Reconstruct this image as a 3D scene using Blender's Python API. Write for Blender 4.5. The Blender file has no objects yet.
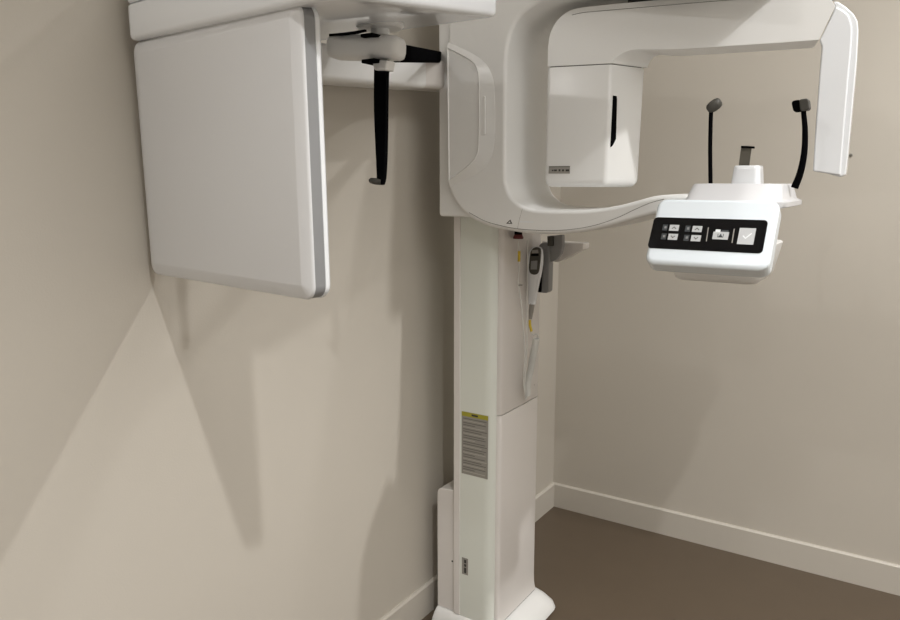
import bpy, bmesh, math
from mathutils import Vector, Matrix
S = bpy.context.scene
COL = S.collection
R = math.radians

# ------------------------------------------------------------------ camera (solved from the skirting boards)
F, CX, CY, PITCH, YAW, H = 738.0, 450.0, 310.0, R(10.0), R(32.9), 1.45
CAM = Vector((1.3156, -2.8887, H))
fwd_h = Vector((-math.sin(YAW), math.cos(YAW), 0))
right = Vector((math.cos(YAW), math.sin(YAW), 0))
fwd = fwd_h * math.cos(PITCH) + Vector((0, 0, -math.sin(PITCH)))
upv = right.cross(fwd)
cam = bpy.data.cameras.new('camera'); cam.lens = F / 900 * 36; cam.sensor_width = 36
cam.clip_start = 0.05
camo = bpy.data.objects.new('camera', cam); COL.objects.link(camo)
m3 = Matrix((right, upv, -fwd)).transposed()
camo.matrix_world = Matrix.Translation(CAM) @ m3.to_4x4()
S.camera = camo

def ray(px, py): return fwd + right * ((px - CX) / F) - upv * ((py - CY) / F)
def PY(px, py, y):                       # survey point on a plane y = const
    r = ray(px, py); return CAM + r * ((y - CAM.y) / r.y)
def PX(px, py, x):
    r = ray(px, py); return CAM + r * ((x - CAM.x) / r.x)
def PZ(px, py, z):
    r = ray(px, py); return CAM + r * ((z - CAM.z) / r.z)
def PN(px, py, p0, n):
    r = ray(px, py); return CAM + r * ((Vector(p0) - CAM).dot(n) / r.dot(n))

# ------------------------------------------------------------------ materials
def mat(name, col, rough=0.4, metal=0.0, noise=0.03, scale=6.0, bump=0.0, bscale=200, spec=0.5, coat=0.0):
    m = bpy.data.materials.new(name); m.use_nodes = True
    nt = m.node_tree; b = nt.nodes['Principled BSDF']
    b.inputs['Roughness'].default_value = rough; b.inputs['Metallic'].default_value = metal
    b.inputs['Specular IOR Level'].default_value = spec
    b.inputs['Coat Weight'].default_value = coat
    tc = nt.nodes.new('ShaderNodeTexCoord')
    nz = nt.nodes.new('ShaderNodeTexNoise'); nz.inputs['Scale'].default_value = scale; nz.inputs['Detail'].default_value = 4
    nt.links.new(tc.outputs['Object'], nz.inputs['Vector'])
    rp = nt.nodes.new('ShaderNodeValToRGB')
    rp.color_ramp.elements[0].color = (*[c * (1 - noise) for c in col], 1)
    rp.color_ramp.elements[1].color = (*[min(1, c * (1 + noise)) for c in col], 1)
    nt.links.new(nz.outputs['Fac'], rp.inputs['Fac']); nt.links.new(rp.outputs['Color'], b.inputs['Base Color'])
    if bump:
        n2 = nt.nodes.new('ShaderNodeTexNoise'); n2.inputs['Scale'].default_value = bscale; n2.inputs['Detail'].default_value = 3
        nt.links.new(tc.outputs['Object'], n2.inputs['Vector'])
        bp = nt.nodes.new('ShaderNodeBump'); bp.inputs['Strength'].default_value = bump; bp.inputs['Distance'].default_value = 0.002
        nt.links.new(n2.outputs['Fac'], bp.inputs['Height']); nt.links.new(bp.outputs['Normal'], b.inputs['Normal'])
    return m
M = dict(
    wall=mat('beige_wallpaper', (0.56, 0.522, 0.462), 0.75, noise=0.015, scale=3, bump=0.12, bscale=260, spec=0.25),
    ceil=mat('ceiling_paint', (0.75, 0.72, 0.67), 0.9, noise=0.01),
    skirt=mat('skirting_paint', (0.58, 0.543, 0.485), 0.5, noise=0.01),
    floor=mat('brown_vinyl', (0.110, 0.082, 0.056), 0.38, noise=0.06, scale=9, bump=0.05, bscale=300, spec=0.4),
    white=mat('white_plastic', (0.80, 0.80, 0.79), 0.28, noise=0.008, scale=4),
    gloss=mat('glossy_white_plastic', (0.79, 0.81, 0.84), 0.18, noise=0.006, scale=4, coat=0.3),
    colm=mat('column_enamel', (0.73, 0.755, 0.70), 0.4, noise=0.01, scale=3),
    cover=mat('pinkish_white_plastic', (0.72, 0.69, 0.665), 0.28, noise=0.008),
    cool=mat('cool_white_plastic', (0.79, 0.855, 0.91), 0.2, noise=0.006, coat=0.3),
    panel=mat('panel_plastic', (0.67, 0.675, 0.69), 0.3, noise=0.01, scale=3),
    greywhite=mat('grey_white_plastic', (0.62, 0.62, 0.635), 0.3, noise=0.008),
    silver=mat('silver_band', (0.27, 0.275, 0.285), 0.4, metal=0.25, noise=0.03, scale=20),
    black=mat('black_plastic', (0.004, 0.004, 0.0045), 0.7, noise=0.1, spec=0.0),
    screen=mat('black_glass', (0.004, 0.004, 0.005), 0.12, noise=0.05, spec=0.3),
    seam=mat('dark_seam', (0.09, 0.085, 0.08), 0.8, noise=0.05),
    grey=mat('grey_plastic', (0.25, 0.25, 0.25), 0.45, noise=0.03),
    dgrey=mat('dark_grey_rubber', (0.055, 0.052, 0.043), 0.55, noise=0.04),
    taupe=mat('taupe_rubber', (0.10, 0.09, 0.07), 0.6, noise=0.04),
    label=mat('grey_label', (0.29, 0.275, 0.25), 0.5, noise=0.03),
    labeltxt=mat('label_print', (0.13, 0.125, 0.11), 0.6, noise=0.03),
    labellite=mat('label_light_print', (0.43, 0.41, 0.36), 0.6, noise=0.03),
    ink=mat('dark_print', (0.035, 0.033, 0.03), 0.6, noise=0.05),
    yellow=mat('yellow_tag', (0.60, 0.44, 0.03), 0.5, noise=0.04),
    lime=mat('yellow_header', (0.36, 0.33, 0.03), 0.5, noise=0.04),
    red=mat('dark_red_plastic', (0.10, 0.006, 0.006), 0.4, noise=0.05),
    key=mat('light_key', (0.52, 0.53, 0.54), 0.5, noise=0.02),
    keydim=mat('dim_key_icon', (0.045, 0.05, 0.055), 0.5, noise=0.1),
    mark=mat('pale_icon', (0.80, 0.82, 0.84), 0.5, noise=0.02),
    cord=mat('white_cord', (0.62, 0.62, 0.59), 0.5, noise=0.02),
    steel=mat('screw_steel', (0.30, 0.29, 0.27), 0.4, metal=0.8, noise=0.05),
)

# ------------------------------------------------------------------ mesh helpers
def obj(name, bm, mats, parent=None, bevel=0.0, seg=3, ang=35, smooth=True, kind=None, label=None, cat=None):
    bmesh.ops.recalc_face_normals(bm, faces=bm.faces[:])
    me = bpy.data.meshes.new(name); bm.to_mesh(me); bm.free()
    if not isinstance(mats, (list, tuple)): mats = [mats]
    for m in mats: me.materials.append(M[m])
    if smooth:
        for p in me.polygons: p.use_smooth = True
        if not bevel: me.set_sharp_from_angle(angle=R(ang))
    o = bpy.data.objects.new(name, me); COL.objects.link(o)
    if bevel:
        b = o.modifiers.new('bevel', 'BEVEL'); b.width = bevel; b.segments = seg
        b.limit_method = 'ANGLE'; b.angle_limit = R(ang); b.harden_normals = True; b.use_clamp_overlap = True
        b.miter_outer = 'MITER_ARC' if False else 'MITER_SHARP'
    if parent:
        o.parent = parent
        o.matrix_parent_inverse = parent_world(parent).inverted()
    if kind: o['kind'] = kind
    if label: o['label'] = label
    if cat: o['category'] = cat
    return o
def parent_world(o):
    m = Matrix.Translation(o.location)
    return m if o.parent is None else parent_world(o.parent) @ o.matrix_parent_inverse @ m
def thing(name, loc, label, cat):
    o = bpy.data.objects.new(name, None); COL.objects.link(o); o.location = loc; o.empty_display_size = 0.1
    o['label'] = label; o['category'] = cat
    return o
def add_prism(bm, pts, off, mi=0, off0=None):
    """closed outline pts (3-D) swept along off"""
    off = Vector(off); o0 = Vector(off0) if off0 else Vector((0, 0, 0))
    a = [bm.verts.new(Vector(p) + o0) for p in pts]; b = [bm.verts.new(Vector(p) + off) for p in pts]
    n = len(a); fs = [bm.faces.new(a), bm.faces.new(b[::-1])]
    for i in range(n): fs.append(bm.faces.new((a[i], b[i], b[(i + 1) % n], a[(i + 1) % n])))
    for f in fs: f.material_index = mi
def prism(pts, off, mi=0):
    bm = bmesh.new(); add_prism(bm, pts, off, mi); return bm
def add_box(bm, lo, hi, mi=0):
    x0, y0, z0 = lo; x1, y1, z1 = hi
    add_prism(bm, [(x0, y0, z0), (x1, y0, z0), (x1, y1, z0), (x0, y1, z0)], (0, 0, z1 - z0), mi)
def box(lo, hi):
    bm = bmesh.new(); add_box(bm, lo, hi); return bm
def add_loft(bm, rings, mi=0, caps=True):
    vs = [[bm.verts.new(p) for p in r] for r in rings]; n = len(vs[0])
    for a, b in zip(vs, vs[1:]):
        for i in range(n): bm.faces.new((a[i], a[(i + 1) % n], b[(i + 1) % n], b[i])).material_index = mi
    if caps:
        bm.faces.new(vs[0][::-1]).material_index = mi; bm.faces.new(vs[-1]).material_index = mi
def loft(rings):
    bm = bmesh.new(); add_loft(bm, rings); return bm
def spline(pts, n=6, closed=False):
    P = [Vector(p) for p in pts]; out = []; N = len(P)
    rng = range(N if closed else N - 1)
    for i in rng:
        p0 = P[(i - 1) % N] if closed or i > 0 else P[i] * 2 - P[i + 1]
        p1 = P[i]; p2 = P[(i + 1) % N]
        p3 = P[(i + 2) % N] if closed or i + 2 < N else p2 * 2 - p1
        for k in range(n):
            t = k / n
            out.append(0.5 * ((2 * p1) + (p2 - p0) * t + (2 * p0 - 5 * p1 + 4 * p2 - p3) * t * t + (3 * p1 - p0 - 3 * p2 + p3) * t ** 3))
    if not closed: out.append(P[-1])
    return out
def add_tube(bm, pts, rad, n=12, mi=0):
    P = [Vector(p) for p in pts]; rings = []; ref = Vector((0.31, 0.77, 0.55)).normalized(); 
    d0 = (P[1] - P[0]).normalized(); u = d0.cross(ref).normalized()
    for i, p in enumerate(P):
        d = ((P[i + 1] if i + 1 < len(P) else p) - (P[i - 1] if i else p)).normalized()
        u = (u - d * u.dot(d)).normalized(); v = d.cross(u)
        r = rad[i] if isinstance(rad, (list, tuple)) else rad
        rings.append([p + (u * math.cos(2 * math.pi * k / n) + v * math.sin(2 * math.pi * k / n)) * r for k in range(n)])
    add_loft(bm, rings, mi)
def tube(pts, rad, n=12):
    bm = bmesh.new(); add_tube(bm, pts, rad, n); return bm
def rrect(w, h, r, n=5):
    """rounded rectangle outline, centred, 2-D"""
    out = []
    for cx, cy, a0 in ((w/2 - r, h/2 - r, 0), (-w/2 + r, h/2 - r, 90), (-w/2 + r, -h/2 + r, 180), (w/2 - r, -h/2 + r, 270)):
        for k in range(n + 1):
            a = R(a0 + 90 * k / n); out.append((cx + r * math.cos(a), cy + r * math.sin(a)))
    return out
def rpoly(pts, rads, n=5):
    """2-D polygon with rounded corners"""
    out = []; N = len(pts)
    for i in range(N):
        p = Vector(pts[i][:2]); a = Vector(pts[i - 1][:2]); b = Vector(pts[(i + 1) % N][:2]); r = rads[i] if isinstance(rads, (list, tuple)) else rads
        if r <= 0: out.append(tuple(p)); continue
        da = (a - p).normalized(); db = (b - p).normalized()
        half = da.angle(db) / 2; t = min(r / math.tan(half), 0.49 * min((a - p).length, (b - p).length))
        A = p + da * t; B = p + db * t
        for k in range(n + 1):
            s = k / n; q = A.lerp(p, s).lerp(p.lerp(B, s), s); out.append((q.x, q.y))
    return out
def frame_pts(pts2, o, u, v): return [Vector(o) + Vector(u) * a + Vector(v) * b for a, b in pts2]
def V(*a): return Vector(a)

# ------------------------------------------------------------------ the room
RX, RY, RZ = 3.2, -4.2, 3.0
obj('floor', box((-0.1, RY - 0.1, -0.1), (RX + 0.1, 0.1, 0)), 'floor', kind='structure', label='brown vinyl floor of the examination room')
obj('ceiling', box((-0.1, RY - 0.1, RZ), (RX + 0.1, 0.1, RZ + 0.1)), 'ceil', kind='structure')
obj('wall_left', box((-0.1, RY - 0.1, 0), (0, 0.1, RZ)), 'wall', kind='structure', label='beige wall behind the X-ray machine')
obj('wall_back', box((0, 0, 0), (RX, 0.1, RZ)), 'wall', kind='structure', label='beige wall right of the corner')
obj('wall_right', box((RX, RY, 0), (RX + 0.1, 0, RZ)), 'ceil', kind='structure')
obj('wall_front', box((0, RY - 0.1, 0), (RX, RY, RZ)), 'ceil', kind='structure')
BH, BT = 0.110, 0.012
def skirting(name, a, b, nrm):
    a, b, nrm = Vector(a), Vector(b), Vector(nrm)
    prof = [(0, 0), (BT, 0), (BT, BH - 0.006), (BT - 0.006, BH), (0, BH)]
    obj(name, loft([[p + nrm * s + V(0, 0, t) for s, t in prof] for p in (a, b)]), 'skirt', kind='structure', smooth=False)
skirting('baseboard_left', (0, RY, 0), (0, 0, 0), (1, 0, 0))
skirting('baseboard_back', (BT, 0, 0), (RX, 0, 0), (0, -1, 0))

# ------------------------------------------------------------------ the X-ray machine
root = thing('dental_xray_machine', (0.21, -0.90, 0), 'white panoramic and cephalometric dental X-ray machine standing against the left wall', 'X-ray machine')

# foot
fx0, fx1, fy0, fy1 = 0.052, 0.366, -1.055, -0.722
def footring(dx0, dx1, dy, z, r):
    return [V(a, b, z) for a, b in rpoly([(fx0 + dx0, fy0 + dy), (fx1 - dx1, fy0 + dy), (fx1 - dx1, fy1 - dy), (fx0 + dx0, fy1 - dy)], [0.01, r, r, 0.01], 8)]
obj('base', loft([footring(0.003, 0.012, 0.004, 0, 0.05), footring(0, 0, 0, 0.008, 0.055), footring(0.002, 0.006, 0.003, 0.024, 0.055),
                  footring(0.006, 0.03, 0.008, 0.042, 0.06), footring(0.010, 0.070, 0.015, 0.056, 0.06), footring(0.012, 0.095, 0.02, 0.060, 0.05)]), 'white', root, label='white rounded foot plate')

# column: enamelled spine and the plastic covers on its room side
X0, XC, X1, Y0, Y1 = 0.135, 0.255, 0.284, -1.036, -0.755
ZS = 0.748
col = obj('column', prism([V(a, b, 0.058) for a, b in rpoly([(X0, Y0), (0.272, Y0), (0.272, Y1), (X0, Y1)], [0.004, 0.036, 0, 0.004], 8)], (0, 0, 1.90)), 'colm', root, label='pale green-white enamelled column face')
def coverring(z, d=0.0, zz=None):
    return [V(a, b, z) for a, b in rpoly([(XC, Y0 + 0.022), (X1 + d, Y0 + 0.022 - d * 0.8), (X1 + d, Y1 + d * 0.2), (XC, Y1)], [0.0, 0.030, 0.025, 0.0], 7)]
fc = obj('front_cover', loft([coverring(ZS + 0.0015), coverring(ZS + 0.004, 0.001), coverring(1.95, 0.001)]), 'cover', root, label='upper cover on the column')
obj('front_cover', loft([coverring(0.0632, 0.0085), coverring(0.072, 0.0055), coverring(0.090, 0.0025), coverring(0.115, 0.0012), coverring(0.17, 0.001), coverring(ZS - 0.004, 0.001), coverring(ZS - 0.0015)]), 'cover', root, label='lower cover flaring onto the foot')
for (px, py) in ((500.5, 402), (501, 425), (534, 385), (534, 408)):
    z = PX(px, py, X1).z
    p = V(0.2795, -1.000, z) if px < 510 else V(X1 - 0.002, -0.790, z)
    obj('cover_screw', tube([p - V(0.002, 0, 0), p + V(0.003, 0, 0)], 0.0025, 8), 'steel', fc)
obj('base_gap', loft([coverring(0.0585, 0.006), coverring(0.0632, 0.006)]), 'seam', col, label='dark gap above the foot')
# bevel strip along the column's wall side
obj('edge_trim', box((X0 - 0.002, Y0 - 0.004, 0.062), (X0 + 0.020, Y0 + 0.001, 1.36)), 'cover', col, bevel=0.0018, label='narrow pinkish edge strip')
# warning sticker: yellow header, dark print, rows of small print
def on_face(px, py, e=0.0): return PY(px, py, Y0 - e)
lt, rt, lb, rb = on_face(461.5, 412), on_face(488, 415), on_face(462, 474.5), on_face(488, 478)
lx0, lx1 = (lt.x + lb.x) / 2, (rt.x + rb.x) / 2; lz1, lz0 = (lt.z + rt.z) / 2, (lb.z + rb.z) / 2
bm = bmesh.new(); yf = Y0 - 0.0006
add_box(bm, (lx0, yf, lz0), (lx1, Y0, lz1), 0)
hz = lz1 - 0.014
add_box(bm, (lx0, yf - 0.0003, hz), (lx1, yf, lz1), 1)
add_box(bm, (lx0 + (lx1 - lx0) * 0.38, yf - 0.0006, hz + 0.004), (lx0 + (lx1 - lx0) * 0.62, yf - 0.0003, hz + 0.0095), 2)
nrow = 26; W_ = lx1 - lx0
for i in range(nrow):
    z = hz - 0.006 - i * (hz - lz0 - 0.010) / nrow
    para = i % 7 in (3,)
    ln = (0.88, 0.80, 0.86, 0.45, 0.84, 0.90, 0.7)[i % 7]
    add_box(bm, (lx0 + W_ * 0.06, yf - 0.0003, z - 0.0022), (lx0 + W_ * 0.06 + W_ * ln, yf, z), 4 if i % 3 == 1 else 3)
obj('warning_label', bm, ['label', 'lime', 'ink', 'labeltxt', 'labellite'], col, smooth=False, label='grey warning sticker with a yellow heading')
# small upright nameplate near the foot
a, b = on_face(462, 557), on_face(468, 575.5)
bm = bmesh.new(); add_box(bm, (a.x, yf, b.z), (b.x, Y0, a.z), 0)
for t0, t1 in ((0.10, 0.30), (0.36, 0.52), (0.58, 0.90)):
    add_box(bm, (a.x + (b.x - a.x) * 0.38, yf - 0.0004, a.z + (b.z - a.z) * t1), (a.x + (b.x - a.x) * 0.72, yf, a.z + (b.z - a.z) * t0), 1)
obj('nameplate', bm, ['label', 'ink'], col, smooth=False, label='small grey upright plate with dark print')

# low box between column and wall
rc_top = PY(437, 489, -1.03).z
rc = obj('rear_cover', prism([V(a, -1.030, b) for a, b in rpoly([(0.063, 0.060), (X0 - 0.001, 0.060), (X0 - 0.001, rc_top + 0.012), (0.063, rc_top + 0.004)], [0, 0, 0, 0.022], 6)], (0, 0.26, 0)), 'cover', root, bevel=0.004, label='low white box between column and wall')
p = PY(452.2, 561.3, -1.031)
obj('screw_hole', tube([p, p + V(0, 0.004, 0)], 0.0032, 12), 'ink', rc)

# carriage block that rides on the column
YF = -1.10
cb = [PY(436.6, 216.5, YF), PY(470, 218, YF)]
carr = obj('carriage', prism([V(a, YF + 0.012, b) for a, b in rpoly([(cb[0].x, cb[0].z), (0.30, cb[0].z), (0.30, 2.05), (cb[0].x, 2.05)], [0.012, 0, 0, 0])], (0, 0.30, 0)), 'white', root, bevel=0.006)

# arched frame: stands on the carriage, top arm above, lower arm curving out to the chin rest
outer = [(447.5, -45), (447.5, 60), (447.5, 180), (449, 190), (456, 204), (468, 216.5), (484, 225), (501, 229.3), (520, 232.6), (537, 234), (555, 234.3), (572, 233.4), (590, 230.8), (608, 227), (625, 222.3), (642, 217.5), (662, 213), (690, 210)]
inner = [(690, 194), (668, 194.6), (653, 196.3), (637, 200.6), (621, 204.8), (605, 207.8), (590, 209.6), (572, 210.4), (553, 210.4), (540, 209.8), (530, 208.4), (520, 204.5), (511.5, 197), (507, 187), (505.3, 172), (505.5, 110), (506, 70), (507.5, 48), (512, 30), (519, 17.5), (529, 8.5), (544, 0), (570, -8), (610, -14), (660, -18), (720, -22), (765, -25)]
topp = [(765, -55)]
o2 = spline([PY(x, y, YF) for x, y in outer[2:]], 4); i2 = spline([PY(x, y, YF) for x, y in inner], 4)
prof = [PY(*outer[0], YF)] + o2 + i2 + [PY(*topp[0], YF)]
arch = obj('arch_frame', prism(prof, (0, 0.275, 0)), 'white', root, bevel=0.011, seg=4, label='white arched frame carrying the rotating unit')
# seam along the lower edge of the arch (shadow joint) and slanting joint line
bm = bmesh.new()
sm = spline([PY(x, y, YF) for x, y in ((469, 212.5), (485, 221), (502, 225.9), (517.5, 228.8), (540, 230.4), (560, 230.3), (580, 228.2), (598, 224.4), (618, 217.4), (635, 209.4), (650, 203), (664, 199))], 6)
add_tube(bm, sm, 0.0007, 6)
obj('joint_line', bm, 'labeltxt', arch, label='fine grey joint line along the lower edge'); bm = bmesh.new()
add_tube(bm, [PY(522.5, 208.5, YF), PY(519.5, 219, YF), PY(517.5, 228.6, YF)], 0.0004, 6)
obj('joint_line', bm, 'label', arch, label='fine slanting joint line')
# raised side cover on the arch front
co = [(448.6, 42.5), (461, 48), (474, 54.5), (484, 62), (490.5, 72), (494, 86), (495, 110), (494.5, 140), (491, 158), (484, 169), (474, 175.5), (462, 181), (450.5, 187)]
ci = [(449.0, 47.0), (459, 51.8), (469.5, 57.5), (476.5, 63), (480, 71), (481.2, 86), (481.5, 110), (481, 140), (480, 152), (476.5, 160), (470, 167), (461, 174), (450.5, 181.5)]
A = spline([PY(x, y, YF) for x, y in co], 3); B = spline([PY(x, y, YF) for x, y in ci], 3)
B2 = [p + (sum(B, Vector()) / len(B) - p) * 0.045 for p in B]
bm = bmesh.new()
add_loft(bm, [[p + V(0, 0.002, 0) for p in A], [p + V(0, -0.001, 0) for p in A], [p + V(0, -0.010, 0) for p in B], [p + V(0, -0.0115, 0) for p in [b.lerp(c, .35) for b, c in zip(B, B2)]], [p + V(0, -0.008, 0) for p in B2]])
sc = obj('side_cover', bm, 'white', arch, ang=20, label='raised access cover with sloping rim')
a, b = PY(482.2, 96, YF - 0.0078), PY(485.2, 135, YF - 0.0078)
w, h = b.x - a.x, a.z - b.z
obj('latch', prism(frame_pts(rrect(w, h, w * 0.45), ((a.x + b.x) / 2, a.y + 0.003, (a.z + b.z) / 2), (1, 0, 0), (0, 0, 1)), (0, -0.0045, 0)), 'white', arch, bevel=0.0008, label='slim latch')
bm = bmesh.new(); p = PY(474.5, 114.5, YF - 0.0066); add_box(bm, (p.x - .0035, p.y, p.z - .0008), (p.x + .0035, p.y + .002, p.z + .0008))
obj('cover_mark', bm, 'grey', arch, smooth=False)
bm = bmesh.new()
t = [PY(506, 223.6, YF - 0.0004), PY(512.3, 223.9, YF - 0.0004), PY(510.2, 219.6, YF - 0.0004)]
add_prism(bm, t, (0, 0.0004, 0), 0)
t2 = [sum(t, Vector()) / 3 + (q - sum(t, Vector()) / 3) * 0.4 + V(0, -0.0002, 0) for q in t]; add_prism(bm, t2, (0, 0.0002, 0), 1)
obj('warning_sign', bm, ['seam', 'white'], arch, smooth=False, label='small dark triangle sign'); bm = bmesh.new()
q0, q1 = PY(519.8, 221.8, YF), PY(533.5, 222.8, YF)
for f0, f1 in ((0, 1),):
    add_box(bm, (q0.x + (q1.x - q0.x) * f0, YF - 0.0004, q1.z), (q0.x + (q1.x - q0.x) * f1, YF, q1.z + 0.0035), 2)
for p_ in bm.faces: p_.material_index = 0
obj('printed_mark', bm, 'mark', arch, smooth=False, label='pale printed line')

# ------------------------------------------------------------------ rotating unit (turned 13 degrees)
A0 = PY(547.3, 66, -1.03)
RU = V(math.cos(R(13)), math.sin(R(13)), 0); RV = V(-math.sin(R(13)), math.cos(R(13)), 0)
def PR(px, py, d=0.0): return PN(px, py, A0 + RV * d, RV)
ZT0 = PR(560, 66).z
body = [(547.6, 66), (547.9, 48), (549.6, 36), (553.5, 26), (560, 17.5), (569, 11), (580, 7.8), (600, 5.4), (660, -0.4), (730, -6), (800, -11.5), (826, -10)]
pB0 = PR(611.5, 64)
dirC = V(math.sin(R(22.6)), math.cos(R(22.6)), 0)
r_ = ray(647.5, 68)
den = r_.x * dirC.y - r_.y * dirC.x
tt = ((pB0.x - CAM.x) * dirC.y - (pB0.y - CAM.y) * dirC.x) / den
pC = V(CAM.x + r_.x * tt, CAM.y + r_.y * tt, 0)
dep = max((pC - pB0).dot(RV), 0.10)
flare = (pC - pB0).dot(RU)
body_l = [(818.8, 40), (780, 42.8), (720, 46.6), (680, 49.0), (655, 49.4), (640, 49.3), (630, 50.4), (621, 54), (615, 58.8), (612.3, 63)]
zseam = (PR(547.6, 66).z + PR(612, 64).z) / 2
front = [PR(*body[0])] + spline([PR(x, y) for x, y in body[1:]], 3) + [PR(835.3, 6)] + spline([PR(x, y) for x, y in body_l], 3)
front.append(PR(611.5, 64.5))
front[0].z = zseam; front[-1].z = zseam
nb = len(front) - 1 - (len(body_l) - 1) * 3 - 1
x_end = (PR(611.5, 64) - A0).dot(RU); x_far = (PR(700, 48) - A0).dot(RU)
back = []
for i, p in enumerate(front):
    q = p + RV * dep
    if i >= nb:
        f = min(1, max(0, (x_far - (p - A0).dot(RU)) / (x_far - x_end)))
        q = q + RU * flare * f ** 1.5
    back.append(q)
bm = bmesh.new(); add_loft(bm, [front, back])
arm = obj('rotating_arm', bm, 'white', root, bevel=0.009, seg=4, label='white overhead arm joining tube head and detector')
bm = bmesh.new()
ln = [PR(x, y, -0.0003) for x, y in ((572, 15.0), (583, 12.6), (600, 11), (660, 5.8), (726, 0.2), (770, -3.2))]
add_tube(bm, spline(ln, 5), 0.0007, 6)
obj('joint_line', bm, 'labeltxt', arm, label='fine grey joint line')
c = PR(680, -8, 0.08)
obj('rotary_joint', tube([V(c.x, c.y, c.z - 0.03), V(c.x, c.y, c.z + 0.045)], 0.13, 40), 'seam', arm, label='dark turning joint above the arm')

# tube head
pA = PR(547.3, 66); pB = PR(611.5, 64)
pD = pA + RV * dep
def headring(z, e=0.0, cut=0.0, dx=0.0):
    pts = [pA, pB, pC, pD]; cen = sum((V(q.x, q.y, 0) for q in pts), Vector()) / 4
    sh = [V(q.x, q.y, 0) + (cen - V(q.x, q.y, 0)).normalized() * e for q in pts]
    sh[1] = sh[1] - RU * dx; sh[2] = sh[2] - RU * dx * 1.1
    return [V(a, b, z) for a, b in rpoly([(q.x, q.y) for q in sh], [0.010, 0.018, 0.012, 0.02], 5)]
zb = PR(580, 187).z
zt = zseam - 0.0022
head = obj('tube_head', loft([headring(zb, 0.016, dx=.004), headring(zb + 0.004, 0.008, dx=.004), headring(zb + 0.012, 0.002, dx=.004), headring(zb + 0.022, 0, dx=.004), headring(zt - 0.003, 0, dx=0.0), headring(zt, 0.002)]), 'white', root, ang=40, label='white box-shaped X-ray tube head')
obj('seam_gap', loft([headring(zt - 0.001, 0.006), headring(zseam + 0.001, 0.006)]), 'seam', head, label='dark gap under the arm')
# slit in the face towards the detector
def on_right(px, py, e=0.0):
    n = V(dirC.y, -dirC.x, 0); return PN(px, py, pB + n * e - RU * 0.004, n)
sl = [(613.4, 95.5), (616.8, 96.0), (617.3, 99), (616.2, 139), (613, 145.5), (611.3, 147), (611.6, 140)]
nR = V(dirC.y, -dirC.x, 0)
obj('collimator_slit', prism([on_right(x, y, 0.0045) for x, y in sl], nR * -0.012), 'black', head, bevel=0.0008, label='tall black collimator slit')
sl = [(626, 147.5), (630.6, 148), (629.3, 171.5), (624.6, 172.5)]
obj('sticker', prism([on_right(x, y, 0.0) for x, y in sl], nR * -0.01), 'panel', head, smooth=False, label='pale grey sticker')
a, b, c_, d_ = (PR(x, y, -0.0012) for x, y in ((548.9, 166.2), (570.0, 166.0), (569.8, 173.6), (548.5, 173.6)))
bm = bmesh.new(); add_prism(bm, [a, b, c_, d_], RV * 0.004, 0)
for f0, f1, g0, g1 in ((.15, .23, .48, .66), (.25, .39, .45, .68), (.47, .56, .42, .70), (.63, .73, .44, .70), (.80, .97, .44, .70)):
    q = [a.lerp(b, f).lerp(d_.lerp(c_, f), g) - RV * 0.0004 for f, g in ((f0, g0), (f1, g0), (f1, g1), (f0, g1))]
    add_prism(bm, q, RV * 0.0004, 1)
q = [a.lerp(b, f).lerp(d_.lerp(c_, f), g) - RV * 0.0003 for f, g in ((.0, .0), (1, .0), (1, .14), (0, .14))]
add_prism(bm, q, RV * 0.0004, 2)
obj('badge', bm, ['label', 'ink', 'labeltxt'], head, smooth=False, label='grey badge with dark print')

# detector head at the other end of the arm
df = [(836.0, 6.6), (819.4, 40.4), (821.6, 46), (819.3, 75), (815.2, 130), (812.9, 171.2), (840.6, 175.6), (842.5, 150), (846.5, 100), (851.8, 40), (852.2, 26), (848.5, 14.5), (842, 9.5)]
det = obj('detector_head', prism([PR(x, y) for x, y in df], V(-.07, .99, 0) * 0.13), 'gloss', root, bevel=0.004, label='white upright detector head')
rim = [(833.5, 1), (836, 5), (819.9, 40.6), (822.2, 46), (820, 75), (816, 130), (813.8, 170), (840.5, 177.2), (845.7, 175), (847.0, 165), (850.4, 130), (856.8, 60), (858.4, 30), (857.6, 21), (853.5, 13.5), (845, 6), (838, 1.5)]
obj('rim', prism([PR(x, y, 0.006) for x, y in rim], V(-.07, .99, 0) * 0.115), 'gloss', det, bevel=0.008, seg=4, label='rounded outer rim')
p = PR(825, 0, 0.03)
obj('end_cap', tube([p + V(0, 0, 0.0), p + V(0, 0, 0.03)], 0.024, 20), 'grey', det, label='grey cap at the joint')

# ------------------------------------------------------------------ chin rest
pt0, pt1 = PY(655, 196.5, -1.130), PY(782, 200.5, -1.130)
pb0, pb1 = PY(647, 262.5, -1.220), PY(767, 270, -1.220)
cx0, cx1 = (pt0.x + pb0.x) / 2, (pt1.x + pb1.x) / 2
ztop, zbot = (pt0.z + pt1.z) / 2, (pb0.z + pb1.z) / 2
T = V((cx0 + cx1) / 2, -1.130, ztop); Bq = V((cx0 + cx1) / 2, -1.220, zbot)
UD = (Bq - T).normalized(); UX = V(1, 0, 0); UN = UX.cross(-UD).normalized()
if UN.y > 0: UN = -UN
LW, LH = cx1 - cx0, (Bq - T).length
def PP(px, py, e=0.0): return PN(px, py, T + UN * e, UN)
ctr = (T + Bq) / 2
bm = prism(frame_pts(rrect(LW, LH, 0.022, 6), ctr, UX, -UD), -UN * 0.050)
cp = obj('control_panel', bm, 'cool', root, bevel=0.011, seg=4, label='white tilted control panel facing the room')
so = [(651.5, 216.2), (767.5, 221.5), (762.5, 253.3), (651, 247.5)]
sc4 = [PP(x, y) for x, y in ((652.5, 216.5), (768.6, 221.3), (761.8, 254.3), (649.8, 247.6))]
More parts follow.
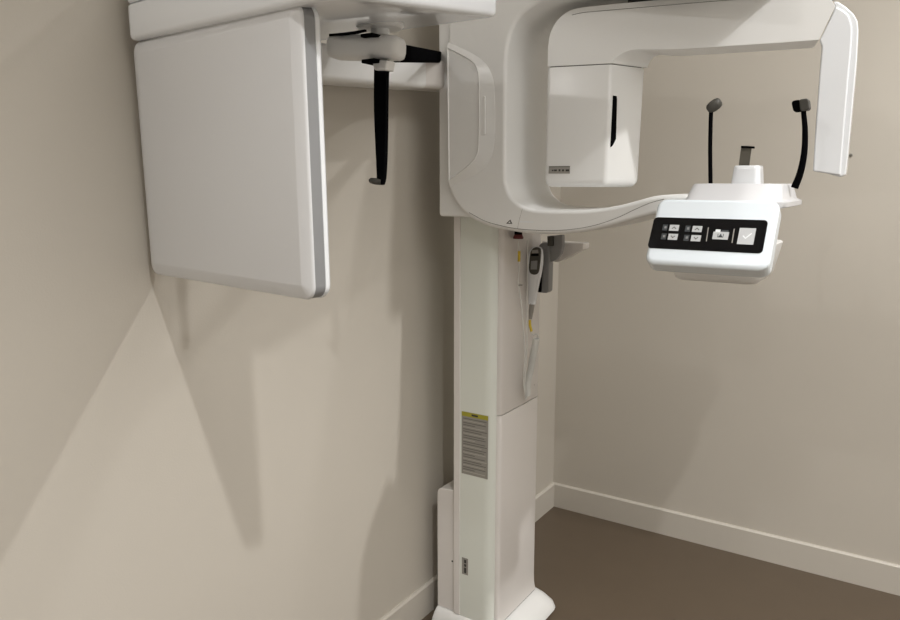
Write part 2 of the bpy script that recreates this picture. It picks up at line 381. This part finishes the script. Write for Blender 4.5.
# work in panel coordinates
def loc2(p): return ((p - ctr).dot(UX), (p - ctr).dot(-UD))
so2 = [loc2(p) for p in sc4]
sx0 = (so2[0][0] + so2[3][0]) / 2; sx1 = (so2[1][0] + so2[2][0]) / 2; sy1 = (so2[0][1] + so2[1][1]) / 2; sy0 = (so2[2][1] + so2[3][1]) / 2
scx, scy = (sx0 + sx1) / 2, (sy0 + sy1) / 2
def PF(a, b, e): return ctr + UX * a - UD * b + UN * e
obj('screen', prism([PF(scx + a, scy + b, 0.0012) for a, b in rrect(sx1 - sx0, sy1 - sy0, 0.009, 5)], -UN * 0.004), 'screen', cp, label='black glass touch screen')
def sq(px, py): return loc2(PP(px, py))
def quad_bm(bm, c0, c1, e, mi, th=0.0006):
    (a0, b0), (a1, b1) = c0, c1
    add_prism(bm, [PF(a0, b0, e), PF(a1, b0, e), PF(a1, b1, e), PF(a0, b1, e)], -UN * th, mi)
def stroke(bm, pts, w, e, mi):
    for p, q in zip(pts, pts[1:]):
        p, q = Vector(p), Vector(q); d = (q - p).normalized(); n = V(-d.y, d.x, 0).to_2d() * w / 2; p = p - d * w * .3; q = q + d * w * .3
        add_prism(bm, [PF(*(p + n), e), PF(*(q + n), e), PF(*(q - n), e), PF(*(p - n), e)], -UN * 0.0005, mi)
def cen(px, py): return Vector(sq(px, py))
for (kx, ky, updn) in ((674.3, 228.2, 1), (673.0, 237.2, -1), (697.3, 229.4, 1), (696.0, 238.6, -1)):
    bm = bmesh.new(); c = cen(kx, ky); w, h = 0.0215, 0.0155
    quad_bm(bm, (c.x - w/2, c.y - h/2), (c.x + w/2, c.y + h/2), 0.0020, 0)
    s = 0.0035 * updn
    stroke(bm, [(c.x - .0042, c.y - s * .6), (c.x, c.y + s * .6), (c.x + .0042, c.y - s * .6)], 0.0017, 0.0023, 1)
    ic = c - Vector((w * 0.98, 0)); w2 = 0.0115
    quad_bm(bm, (ic.x - w2/2, ic.y - h/2), (ic.x + w2/2, ic.y + h/2), 0.0020, 2)
    quad_bm(bm, (ic.x - .0015, ic.y - .0025), (ic.x + .0035, ic.y + .0035), 0.0023, 3)
    obj('key', bm, ['key', 'ink', 'keydim', 'grey'], cp, smooth=False, label='light key with an %s arrow' % ('up' if updn > 0 else 'down'))
for (x0, y0, x1, y1) in ((708.5, 228, 706.5, 241.5), (734.3, 229.5, 732.2, 243)):
    bm = bmesh.new(); stroke(bm, [cen(x0, y0), cen(x1, y1)], 0.0022, 0.0020, 0)
    obj('divider', bm, ['label'], cp, smooth=False, label='thin grey divider line')
bm = bmesh.new(); c = cen(720.8, 235.6); w, h = 0.0335, 0.021
quad_bm(bm, (c.x - w/2, c.y - h/2), (c.x + w/2, c.y + h/2 - .002), 0.0020, 0)
quad_bm(bm, (c.x - w/2 + .004, c.y + h/2 - .0035), (c.x - w/2 + .0145, c.y + h/2 + .0035), 0.0022, 1)
quad_bm(bm, (c.x - w/2 + .0165, c.y + h/2 - .002), (c.x + w/2 - .002, c.y + h/2 + .003), 0.0018, 2)
add_prism(bm, [PF(c.x - .0045, c.y - .0045, .0024), PF(c.x + .0045, c.y - .0045, .0024), PF(c.x, c.y + .004, .0024)], -UN * .0004, 2)
stroke(bm, [(c.x - .006, c.y + .003), (c.x - .0055, c.y - .005), (c.x + .0055, c.y - .005), (c.x + .006, c.y + .003)], 0.0012, 0.0025, 2)
obj('folder_key', bm, ['key', 'mark', 'keydim'], cp, smooth=False, label='light folder-shaped key')
bm = bmesh.new(); c = cen(746.6, 236.6); w, h = 0.034, 0.040
quad_bm(bm, (c.x - w/2, c.y - h/2), (c.x + w/2, c.y + h/2), 0.0020, 0)
stroke(bm, [(c.x - .007, c.y + .0005), (c.x - .0015, c.y - .0055), (c.x + .009, c.y + .0065)], 0.0026, 0.0023, 1)
obj('check_key', bm, ['key', 'mark'], cp, smooth=False, label='light square key with a check mark')

# body under the panel
lo0 = PY(676, 280, -1.060); lo1 = PY(774, 281, -1.060)
zlow = lo1.z - 0.010
def chring(z, x0, x1, y0, y1, r=0.02): return [V(a, b, z) for a, b in rpoly([(x0, y0), (x1, y0), (x1, y1), (x0, y1)], r, 5)]
cbx0, cbx1 = lo0.x, PY(778.5, 245, -1.000).x
zs_ = PY(779, 244, -1.060).z
obj('chin_rest_body', loft([chring(zlow, cbx0 + .012, cbx1 - .034, -1.080, -0.940), chring(zlow + .006, cbx0 + .003, cbx1 - .026, -1.090, -0.930), chring(zlow + .02, cbx0, cbx1 - .017, -1.095, -0.920),
                            chring(zs_ - .004, cbx0 - .005, cbx1, -1.100, -0.920), chring(zs_, cbx0 - .004, cbx1 - .004, -1.098, -0.922), chring(zs_ + .004, cbx0 + .02, cbx1 - .075, -1.095, -0.940), chring(1.392, cbx0 + .02, cbx1 - .07, -1.095, -0.940)]), 'white', root, ang=50, label='white bowl-shaped body under the chin rest')
# platform
zq0, zq1 = 1.388, 1.441
px0, px1 = PY(682, 198, -1.115).x, PY(788, 199, -1.115).x
tx0, tx1 = PY(690, 185, -1.080).x, PY(781, 186, -1.080).x
plat = obj('chin_rest_platform', loft([chring(zq0, px0, px1 - .01, -1.120, -0.860, .02), chring(zq0 + .003, px0, px1 - .002, -1.122, -0.858, .035), chring(zq0 + .013, px0, px1 - .002, -1.122, -0.858, .035), chring(zq0 + .018, px0 + .004, px1 - .014, -1.115, -0.865, .025),
                            chring(zq1 - .004, tx0, tx1, -1.080, -0.880, .03), chring(zq1, tx0 + .004, tx1 - .004, -1.076, -0.884, .03)]), 'greywhite', root, label='white sloping chin rest platform')
# post and chin support
q0, q1 = PY(730.5, 183, -1.010), PY(759.5, 183, -1.010); zpt = PY(745, 165.5, -1.010).z
pc = (q0.x + q1.x) / 2; hw = (q1.x - q0.x) / 2
post = obj('chin_post', loft([[V(pc + a, -0.980 + b, z) for a, b in rrect(2 * hw * s, .075 * s, .012)] for z, s in ((zq1 - .004, 1.0), (zpt - .01, .9), (zpt - .003, .88), (zpt, .82))]), 'gloss', root, label='white tapered chin post')
c0 = PY(743.8, 166, -0.985); c1 = PY(746.6, 146.5, -0.985)
bm = bmesh.new()
wd = 0.015
def strip(bm, path, w, th, axis, mi=0):
    """flat strip along path, w wide across axis, th thick"""
    rings = []
    for i, p in enumerate(path):
        d = ((path[i + 1] if i + 1 < len(path) else p) - (path[i - 1] if i else p)).normalized()
        ax = Vector(axis); ax = (ax - d * ax.dot(d)).normalized(); nn = d.cross(ax)
        ww = w[i] if isinstance(w, (list, tuple)) else w
        rings.append([p + ax * ww / 2 * s + nn * th / 2 * t for s, t in ((-1, -1), (1, -1), (1, 1), (-1, 1))])
    add_loft(bm, rings, mi)
strip(bm, [c0 + V(0, 0, -.006), c0.lerp(c1, .6), c1], 0.024, 0.005, (1, 0, 0))
obj('chin_support', bm, 'taupe', post, bevel=0.0012, label='taupe upright chin support')
bm = bmesh.new(); h0 = PY(741.5, 147, -.987); h1 = PY(754.3, 148.0, -.987)
strip(bm, [h0 + V(0, 0, 0), h0.lerp(h1, .5) + V(0, 0, .001), h1 + V(0, 0, 0.001)], 0.014, 0.005, (0, 1, 0))
obj('chin_hook', bm, 'black', post, bevel=0.001, label='black lip on the chin support')
# temple supports
def temple(pts, rr, padc, padr, lab):
    t_ = obj('temple_support', tube(spline(pts, 6), rr, 12), 'black', root, label=lab)
    rings = []
    for f, s in ((-1, .55), (-.8, .85), (-.3, 1), (.4, 1), (.85, .8), (1, .45)):
        rings.append([padc + padr[0] * f + (padr[1] * math.cos(2 * math.pi * k / 14) + padr[2] * math.sin(2 * math.pi * k / 14)) * s for k in range(14)])
    obj('temple_pad', loft(rings), 'dgrey', t_, ang=60, label='grey rubber pad')
yl, yr = -0.920, -0.980
temple([PY(710.6, 186, yl), PY(710.2, 150, yl), PY(710.8, 118, yl), PY(711.5, 108, yl)], 0.0052, PY(714.3, 105.5, yl), (V(0.014, 0.004, 0.011), V(0.004, .012, -.005), V(-.006, 0.004, .010)), 'straight black temple support, left of the chin post')
bm_pts = [PY(794.5, 188, yr), PY(800.5, 172, yr), PY(804.3, 152, yr), PY(805, 130, yr), PY(803.4, 110, yr)]
tr_ = obj('temple_support', tube(spline(bm_pts, 6), [.0085 - .003 * i / 24 for i in range(25)], 12), 'black', root, label='curved black temple support, right of the chin post')
pq = rpoly([(798.6, 99.2), (808.4, 98.0), (809.6, 109.2), (800.2, 111.6)], 3.2, 4)
obj('temple_pad', prism([PY(x, y, yr - .018) for x, y in pq], (0, .03, 0)), 'dgrey', tr_, bevel=.003, label='grey rubber pad')
pq = rpoly([(791.0, 101.0), (800.4, 99.2), (801.8, 111.2), (793.2, 112.0)], 3.2, 4)
obj('temple_clip', prism([PY(x, y, yr - .012) for x, y in pq], (0, .024, 0)), 'black', tr_, bevel=.003, label='black clip behind the pad')

# ------------------------------------------------------------------ things on the carriage underside
bm = bmesh.new()
b0 = PY(518.3, 234, -0.96)
add_tube(bm, [b0 + V(0, 0, 0.02), b0 + V(0, 0, -.001)], 0.0115, 20, 1); add_tube(bm, [b0 + V(0, 0, -.001), b0 + V(0, 0, -.010), b0 + V(0, 0, -.014)], [.0115, .0155, .015], 20, 0)
obj('emergency_button', bm, ['red', 'black'], root, label='dark red emergency button under the arch')
yc = -0.955
cordp = spline([b0 + V(0, 0, -.014)] + [PY(x, y, yc) for x, y in ((518.6, 250), (519.0, 268), (518.6, 285), (521.5, 305), (523.5, 330), (525, 355), (523.5, 378), (524.5, 392))], 6)
for p_ in cordp: p_.x = max(p_.x, X1 + .003)
pull = obj('pull_cord', tube(cordp, 0.0016, 8), 'cord', root, label='thin pale cord down the column')
obj('cord_tag', tube([PY(519.2, 251, yc), PY(519.0, 261.5, yc)], 0.0042, 12), 'yellow', pull, label='yellow sleeve on the cord')
c = PY(520.6, 285.2, yc); obj('cord_clip', box((c.x - .006, c.y - .003, c.z - .002), (c.x + .006, c.y + .003, c.z + .002)), 'label', pull, bevel=.001, label='small grey clip')
# grey holder of the hand switch
yh = -0.835
hp = [(538.5, 246), (541, 243.2), (546, 242.8), (549, 246), (549.4, 256), (548.6, 291), (546.5, 293.2), (537.6, 292.6)]
sh_ = obj('switch_holder', prism([PY(x, y, yh) for x, y in hp], (0, 0.03, 0)), 'grey', root, bevel=0.003, label='grey holder of the hand switch')
hp = [(547, 236), (562.2, 235), (562.3, 246), (560.5, 254), (556.5, 259.5), (551, 262), (548.0, 262.8)]
obj('holder_arm', prism([PY(x, y, yh + .01) for x, y in hp], (0, 0.02, 0)), 'grey', sh_, bevel=0.002)
obj('holder_pad', prism([PY(x, y, yh - .002) for x, y in ((547.5, 236.5), (552.5, 236.2), (552.3, 246), (547.7, 246))], (0, 0.01, 0)), 'dgrey', sh_, label='darker grey hinge')
obj('holder_lining', prism([PY(x, y, yh - .004) for x, y in ((538.5, 252), (542.8, 252), (540.8, 292), (537.3, 292))], (0, 0.006, 0)), 'black', sh_, label='black recess')
# shelf-like tray behind
yt = -0.76
tr0 = PY(557.5, 262, yt); tr1 = PY(583, 249.5, yt)
zt_ = PY(583, 243.2, yt).z
bm = bmesh.new()
add_prism(bm, [V(X1 + .002, yt, tr0.z), V(tr0.x, yt, tr0.z), V(tr1.x, yt, tr1.z), V(tr1.x, yt, zt_), V(X1 + .002, yt, zt_)], (0, 0.05, 0))
obj('accessory_tray', bm, 'cover', root, bevel=0.003, label='pale ledge on the column')

# ------------------------------------------------------------------ cephalometric unit
SL = 0.14
def zdroop(y): return 1.697 + SL * (y + 2.05)
# supporting arm along the wall
def armring(y, x0, x1, z0, z1): return [V(a + (x0 + x1) / 2, y, b + (z0 + z1) / 2) for a, b in rrect(x1 - x0, z1 - z0, .014)]
xa = 0.135
an = PX(318, 80, xa); af = PX(426, 88.3, xa); ant = PX(318, 41.5, xa)
hgt = ant.z - an.z
def armz(y): return an.z + (af.z - an.z) * (y - an.y) / (af.y - an.y)
ca = obj('cephalometric_arm', loft([armring(y, 0.035, xa, armz(y), armz(y) + hgt) for y in (-1.93, -1.6, af.y)]), 'white', root, label='white arm along the wall')
obj('arm_joint', loft([armring(y, 0.037, xa - .003, armz(y) + .002, armz(y) + hgt - .002) for y in (af.y + .001, -1.0)]), 'cover', ca, label='warmer coloured arm end')
# housing above the panel
hx0, hx1, hy0, hy1 = 0.026, 0.622, -2.092, -1.535
def hring(k, e, nr=0.03):
    pts = rpoly([(hx0 + e, hy0 + .089 + e), (hx1 - e, hy0 + e), (hx1 - .066 - e * .7, hy1 - e), (hx0 + e, hy1 - e)], [.02, .05, .025, .02], 5)
    return [V(a, b, zdroop(b) + k) for a, b in pts]
hs = obj('cephalometric_housing', loft([hring(.0, .010), hring(.002, .004), hring(.006, .001), hring(.012, 0), hring(.062, 0), hring(.065, .002)]), 'gloss', root, ang=50, label='white overhead housing of the cephalometric unit')
obj('top_cover', loft([hring(.0672, .002), hring(.07, 0), hring(.125, 0), hring(.14, .01)]), 'gloss', hs, ang=50)
# flat image panel hanging from the housing
nang = math.atan2(-0.07, 0.46); tilt = 0.014
PU = V(math.cos(nang), math.sin(nang), 0); PH = V(-PU.y, PU.x, 0)
PW_ = (V(0, 0, 1) * math.cos(tilt) - PH * math.sin(tilt)); PVv = PU.cross(PW_) * -1
pl_l = V(0.058, -2.0, 1.70)
def PQ(px, py):
    d = PN(px, py, pl_l, PVv) - pl_l; return d.dot(PU), d.dot(PW_)
tl, tr, bl, br = PQ(132, 36.0), PQ(297.5, 7.0), PQ(146, 272.5), PQ(312, 303)
pw0 = (tl[0] + bl[0]) / 2; pw1 = (tr[0] + br[0]) / 2; pz1 = (tl[1] + tr[1]) / 2; pz0 = (bl[1] + br[1]) / 2
pcx, pcz = (pw0 + pw1) / 2, (pz0 + pz1) / 2; PW, PHt = pw1 - pw0, pz1 - pz0
def pring(depth, inset, r=.022):
    return [pl_l + PU * (pcx + a) + PVv * depth + PW_ * (pcz + b) for a, b in rrect(PW - 2 * inset, PHt - 2 * inset, max(r - inset, .004), 6)]
bm = bmesh.new()
add_loft(bm, [pring(0.0, .023), pring(0.0003, .0215), pring(.0048, .0042), pring(.006, .0015), pring(.008, 0), pring(.0095, 0), pring(.010, .001)])
pan = obj('detector_panel', bm, 'panel', root, ang=50, label='large flat light-grey panel with a silver edge')
bm = bmesh.new(); add_loft(bm, [pring(.0098, .001), pring(.030, .001)])
obj('edge_band', bm, 'silver', pan, ang=40, label='silver-grey band around the edge')
bm = bmesh.new(); add_loft(bm, [pring(.0298, .001), pring(.0303, 0), pring(.036, 0), pring(.041, .003), pring(.043, .012)])
obj('back_shell', bm, 'gloss', pan, ang=50, label='white back shell')
# head positioner under the housing
py_ = -1.655
hcx = PY(368, 46, -1.60).x
disc = PY(377, 20, -1.65)
zund = zdroop(-1.70)
bm = bmesh.new()
def disk_rings(cx, cy, rr): return [[V(cx + r * math.cos(2 * math.pi * k / 32), cy + r * math.sin(2 * math.pi * k / 32), z) for k in range(32)] for z, r in rr]
dx_, dy_ = 0.385, -1.70
add_loft(bm, disk_rings(dx_, dy_, [(zund + .012, .046), (zund - .004, .046), (zund - .008, .042), (zund - .0085, .018), (zund - .020, .018)]))
pv = obj('pivot_disc', bm, 'white', root, label='white turning disc under the housing')
# body: a lozenge across, rounded at both ends
bl0, bl1 = PY(331.5, 47.5, -1.745), PY(403, 48.5, -1.705)
axis = (bl1 - bl0); axn = axis.normalized(); cross = V(-axn.y, axn.x, 0).normalized(); upn = axn.cross(cross)
hh = 0.5 * (PY(380, 35.5, -1.73).z - PY(380, 60.0, -1.73).z)
rings = []
for f, s in ((0, .62), (.01, .78), (.04, .92), (.09, .99), (.2, 1), (.45, 1), (.84, 1), (.92, .96), (.97, .84), (.99, .66), (1, .5)):
    rings.append([bl0 + axis * f + cross * a * s + upn * b * s for a, b in rrect(.062, hh * 2, .016, 4)])
hp_ = obj('head_positioner', loft(rings), 'white', root, ang=50, label='white lozenge-shaped ear rod carrier')
for (x0, y0, x1, y1) in ((361, 34.2, 373, 35.8), (362, 59.6, 374.5, 62)):
    a, b = PY(x0, y0, -1.76), PY(x1, y1, -1.76)
    obj('clamp', box((a.x, -1.762, b.z), (b.x, -1.72, a.z)), 'black', hp_, bevel=.0008, label='black clamp')
bm = bmesh.new(); strip(bm, [PY(330, 35.2, -1.765), PY(345, 34.0, -1.765), PY(356, 32.6, -1.765), PY(366, 30.5, -1.765)], [.006, .009, .009, .004], 0.004, (0, 1, 0))
obj('gap_shade', bm, 'black', hp_, label='black strip standing in for the dark gap above the carrier')  # shade of the gap above the carrier, laid in as a black strip
# small socket and the hanging ear rod
q = [PY(371, 59.5, -1.745), PY(387.2, 60.2, -1.745), PY(385.5, 70.3, -1.745), PY(374, 70.2, -1.745)]
obj('rod_socket', prism(q, (0, .028, 0)), 'white', hp_, bevel=.003, label='small white socket')
ye = -1.73
path = [(382, 60), (381.4, 80), (381.2, 110), (381.6, 140), (381.8, 165), (381.6, 178), (380.8, 184.5)]
wds = [13.2, 12.8, 12.4, 10.8, 8.8, 7.4, 5.5]
bm = bmesh.new(); pp = [PY(x, y, ye) for x, y in path]
ww = [(PY(x + w / 2, y, ye) - PY(x - w / 2, y, ye)).length for (x, y), w in zip(path, wds)]
sp = spline(pp, 3); wsp = []
for i in range(len(ww) - 1): wsp += [ww[i] + (ww[i + 1] - ww[i]) * k / 3 for k in range(3)]
wsp.append(ww[-1]); strip(bm, sp, wsp, 0.010, (1, 0, 0))
er = obj('ear_rod', bm, 'black', root, bevel=.002, label='black ear rod hanging down')
e0, e1 = PY(369.2, 180.2, ye - .01), PY(381, 182.3, ye - .003)
obj('ear_plug', tube([e0, e0.lerp(e1, .12), e0.lerp(e1, .5), e1], [.0025, .0052, .0064, .0055], 14), 'dgrey', er, label='grey ear plug')
# black bar running back towards the column
b0 = PY(396, 52.8, -1.70); b1 = V(0.098, -1.05, 0); b1 = PY(441, 57.3, -1.05)
bm = bmesh.new()
rings = []
for p, h in ((b0, .035), (b0.lerp(b1, .5), .033), (b1, .030)):
    d = (b1 - b0).normalized(); s = V(d.y, -d.x, 0).normalized(); u = s.cross(d)
    if u.z < 0: u = -u
    rings.append([p + s * a + u * b for a, b in rrect(.012, h, .004)])
obj('support_bar', loft(rings), 'black', root, ang=40, label='black bar running back to the column')

# ------------------------------------------------------------------ hand switch (a thing of its own, resting in the holder)
sw = thing('exposure_switch', PY(534, 275, -0.855), 'white handheld exposure switch with grey keypad and coiled cord, hanging in grey holder', 'hand switch')
ys = -0.862
secs = [(537.0, 246.2, 3.5), (536.8, 247.5, 9.0), (536.4, 250, 12.5), (535.9, 256, 14.6), (535.3, 264, 15.2), (534.6, 272, 14.2), (533.9, 280, 12.0), (533.2, 290, 9.4), (532.4, 300, 7.6), (532.2, 304, 7.0)]
rings = []
for x, y, w in secs:
    p = PY(x, y, ys); hw_ = (PY(x + w / 2, y, ys) - p).length
    rings.append([p + V(hw_ * math.copysign(abs(math.cos(a)) ** .8, math.cos(a)), .013 * (w / 15) ** .6 * math.copysign(abs(math.sin(a)) ** .8, math.sin(a)), 0) for a in [2 * math.pi * k / 24 for k in range(24)]])
bd = obj('switch_body', loft(rings), 'gloss', sw, ang=60, label='white tapered handle')
kp = [(533.2, 248.2), (536.8, 247.2), (539.8, 249.5), (540.2, 256), (539.2, 267), (537.8, 273), (534.5, 274.8), (530.2, 273.2), (528.8, 268), (529.6, 258), (530.6, 251.5)]
kpp = spline([PY(x, y, ys - .0135) for x, y in kp], 3, True)
obj('keypad', prism(kpp, (0, .012, 0)), 'dgrey', sw, bevel=.001, label='grey keypad')
bm = bmesh.new()
add_prism(bm, [PY(x, y, ys - .0142) for x, y in ((532, 250.2), (538, 249.6), (538.4, 253), (531.6, 253.4))], (0, .002, 0), 0)
add_prism(bm, [PY(x, y, ys - .0142) for x, y in ((531.2, 253.8), (538.6, 253.6), (538.6, 256), (531, 256))], (0, .002, 0), 1)
add_prism(bm, [PY(x, y, ys - .0142) for x, y in ((531, 261), (537.4, 260.6), (536.8, 269.5), (530.6, 269.5))], (0, .002, 0), 2)
obj('button', bm, ['label', 'black', 'grey'], sw, smooth=False, label='window and button of the keypad')
obj('strain_relief', tube([PY(532.2, 303, ys), PY(531.3, 311, ys), PY(530.3, 319, ys)], [.0085, .0075, .0052], 14), 'label', sw, label='taupe strain relief')
tg = spline([PY(529.8, 320, ys), PY(530.0, 325, ys), PY(531.5, 331.5, ys)], 4)
obj('cord_tag', tube(tg, .0042, 10), 'yellow', sw, label='yellow tag at the cord')
yk = -0.885
cpts = spline([PY(530.3, 318, ys), PY(529.0, 320.5, ys)] + [PY(x, y, ys) for x, y in ((530.5, 331), (533.0, 335), (536, 334.2), (538, 336.5), (536.5, 339))], 5)
ax = spline([PY(x, y, yk) for x, y in ((536.4, 338.5), (535, 346), (532.8, 358), (530.2, 372), (527.8, 384), (527.6, 395))], 8)
for a in ax: a.x = max(a.x, X1 + .014)
n = 704; coil = []
for i in range(n + 1):
    f = i / n * (len(ax) - 1); k = min(int(f), len(ax) - 2); p = ax[k].lerp(ax[k + 1], f - k)
    t = i / n * 2 * math.pi * 44
    coil.append(p + V(.0085 * math.cos(t), .0085 * math.sin(t), 0))
bm = bmesh.new(); add_tube(bm, cpts, .0016, 8); add_tube(bm, coil, .0024, 6)
up_ = spline([ax[-1], PY(525.5, 398, yk - .01), PY(524.8, 385, yk - .03), PY(526.5, 360, yk - .03), PY(527, 338, yk - .03), PY(527, 300, yk - 0.03), PY(528, 240, yk - .03)], 6)
for a in up_: a.x = max(a.x, X1 + .006)
add_tube(bm, up_, .0018, 8)
obj('coiled_cord', bm, 'cord', sw, label='white coiled cord')

# ------------------------------------------------------------------ wall screw
p = PY(851, 155, 0.0)
w_ = thing('wall_screw', (p.x, 0, p.z), 'small grey screw in the beige back wall beside the detector head', 'screw')
bm = bmesh.new(); add_tube(bm, [p + V(0, 0, 0), p + V(0, -.003, 0), p + V(0, -.005, 0)], [.0045, .005, .003], 14)
obj('screw_head', bm, 'steel', w_)

# ------------------------------------------------------------------ light: recessed ceiling spots, plus an added fill panel and fill spot
def spot(loc, power, ang=128, blend=0.6, rad=0.032, col=(1, 0.99, 0.97)):
    l = bpy.data.lights.new('downlight_or_fill', 'SPOT'); l.spot_size = R(ang); l.spot_blend = blend; l.shadow_soft_size = rad; l.energy = power; l.color = col
    o = bpy.data.objects.new('downlight_or_fill', l); COL.objects.link(o); o.location = loc
def soft(loc, sx, sy, power, col=(1, 0.995, 0.98)):
    l = bpy.data.lights.new('fill_panel', 'AREA'); l.shape = 'RECTANGLE'; l.size = sx; l.size_y = sy; l.energy = power; l.color = col
    o = bpy.data.objects.new('fill_panel', l); COL.objects.link(o); o.location = loc
POW = dict(a=158, b=29, c=25, e=122, f=26)
spot((1.79, -2.77, RZ - .03), POW['a'], 116, 0.7)
spot((1.00, -0.79, RZ - .03), POW['b'])
soft((2.4, -2.2, RZ - .01), 1.2, 1.6, POW['c'])  # fill panel added to raise the ambient light
spot((2.20, -0.99, RZ - .03), POW["e"])
spot((0.25, -3.90, RZ - .03), POW['f'], 172, 0.3)  # fill spot added to brighten the faces turned towards the camera
w = bpy.data.worlds.new('world'); S.world = w; w.use_nodes = True
w.node_tree.nodes['Background'].inputs[0].default_value = (0.9, 0.92, 1, 1); w.node_tree.nodes['Background'].inputs[1].default_value = 0.0
S.view_settings.view_transform = 'Standard'; S.view_settings.look = 'None'; S.view_settings.gamma = 1; S.view_settings.use_curve_mapping = False
S.view_settings.exposure = 0.04
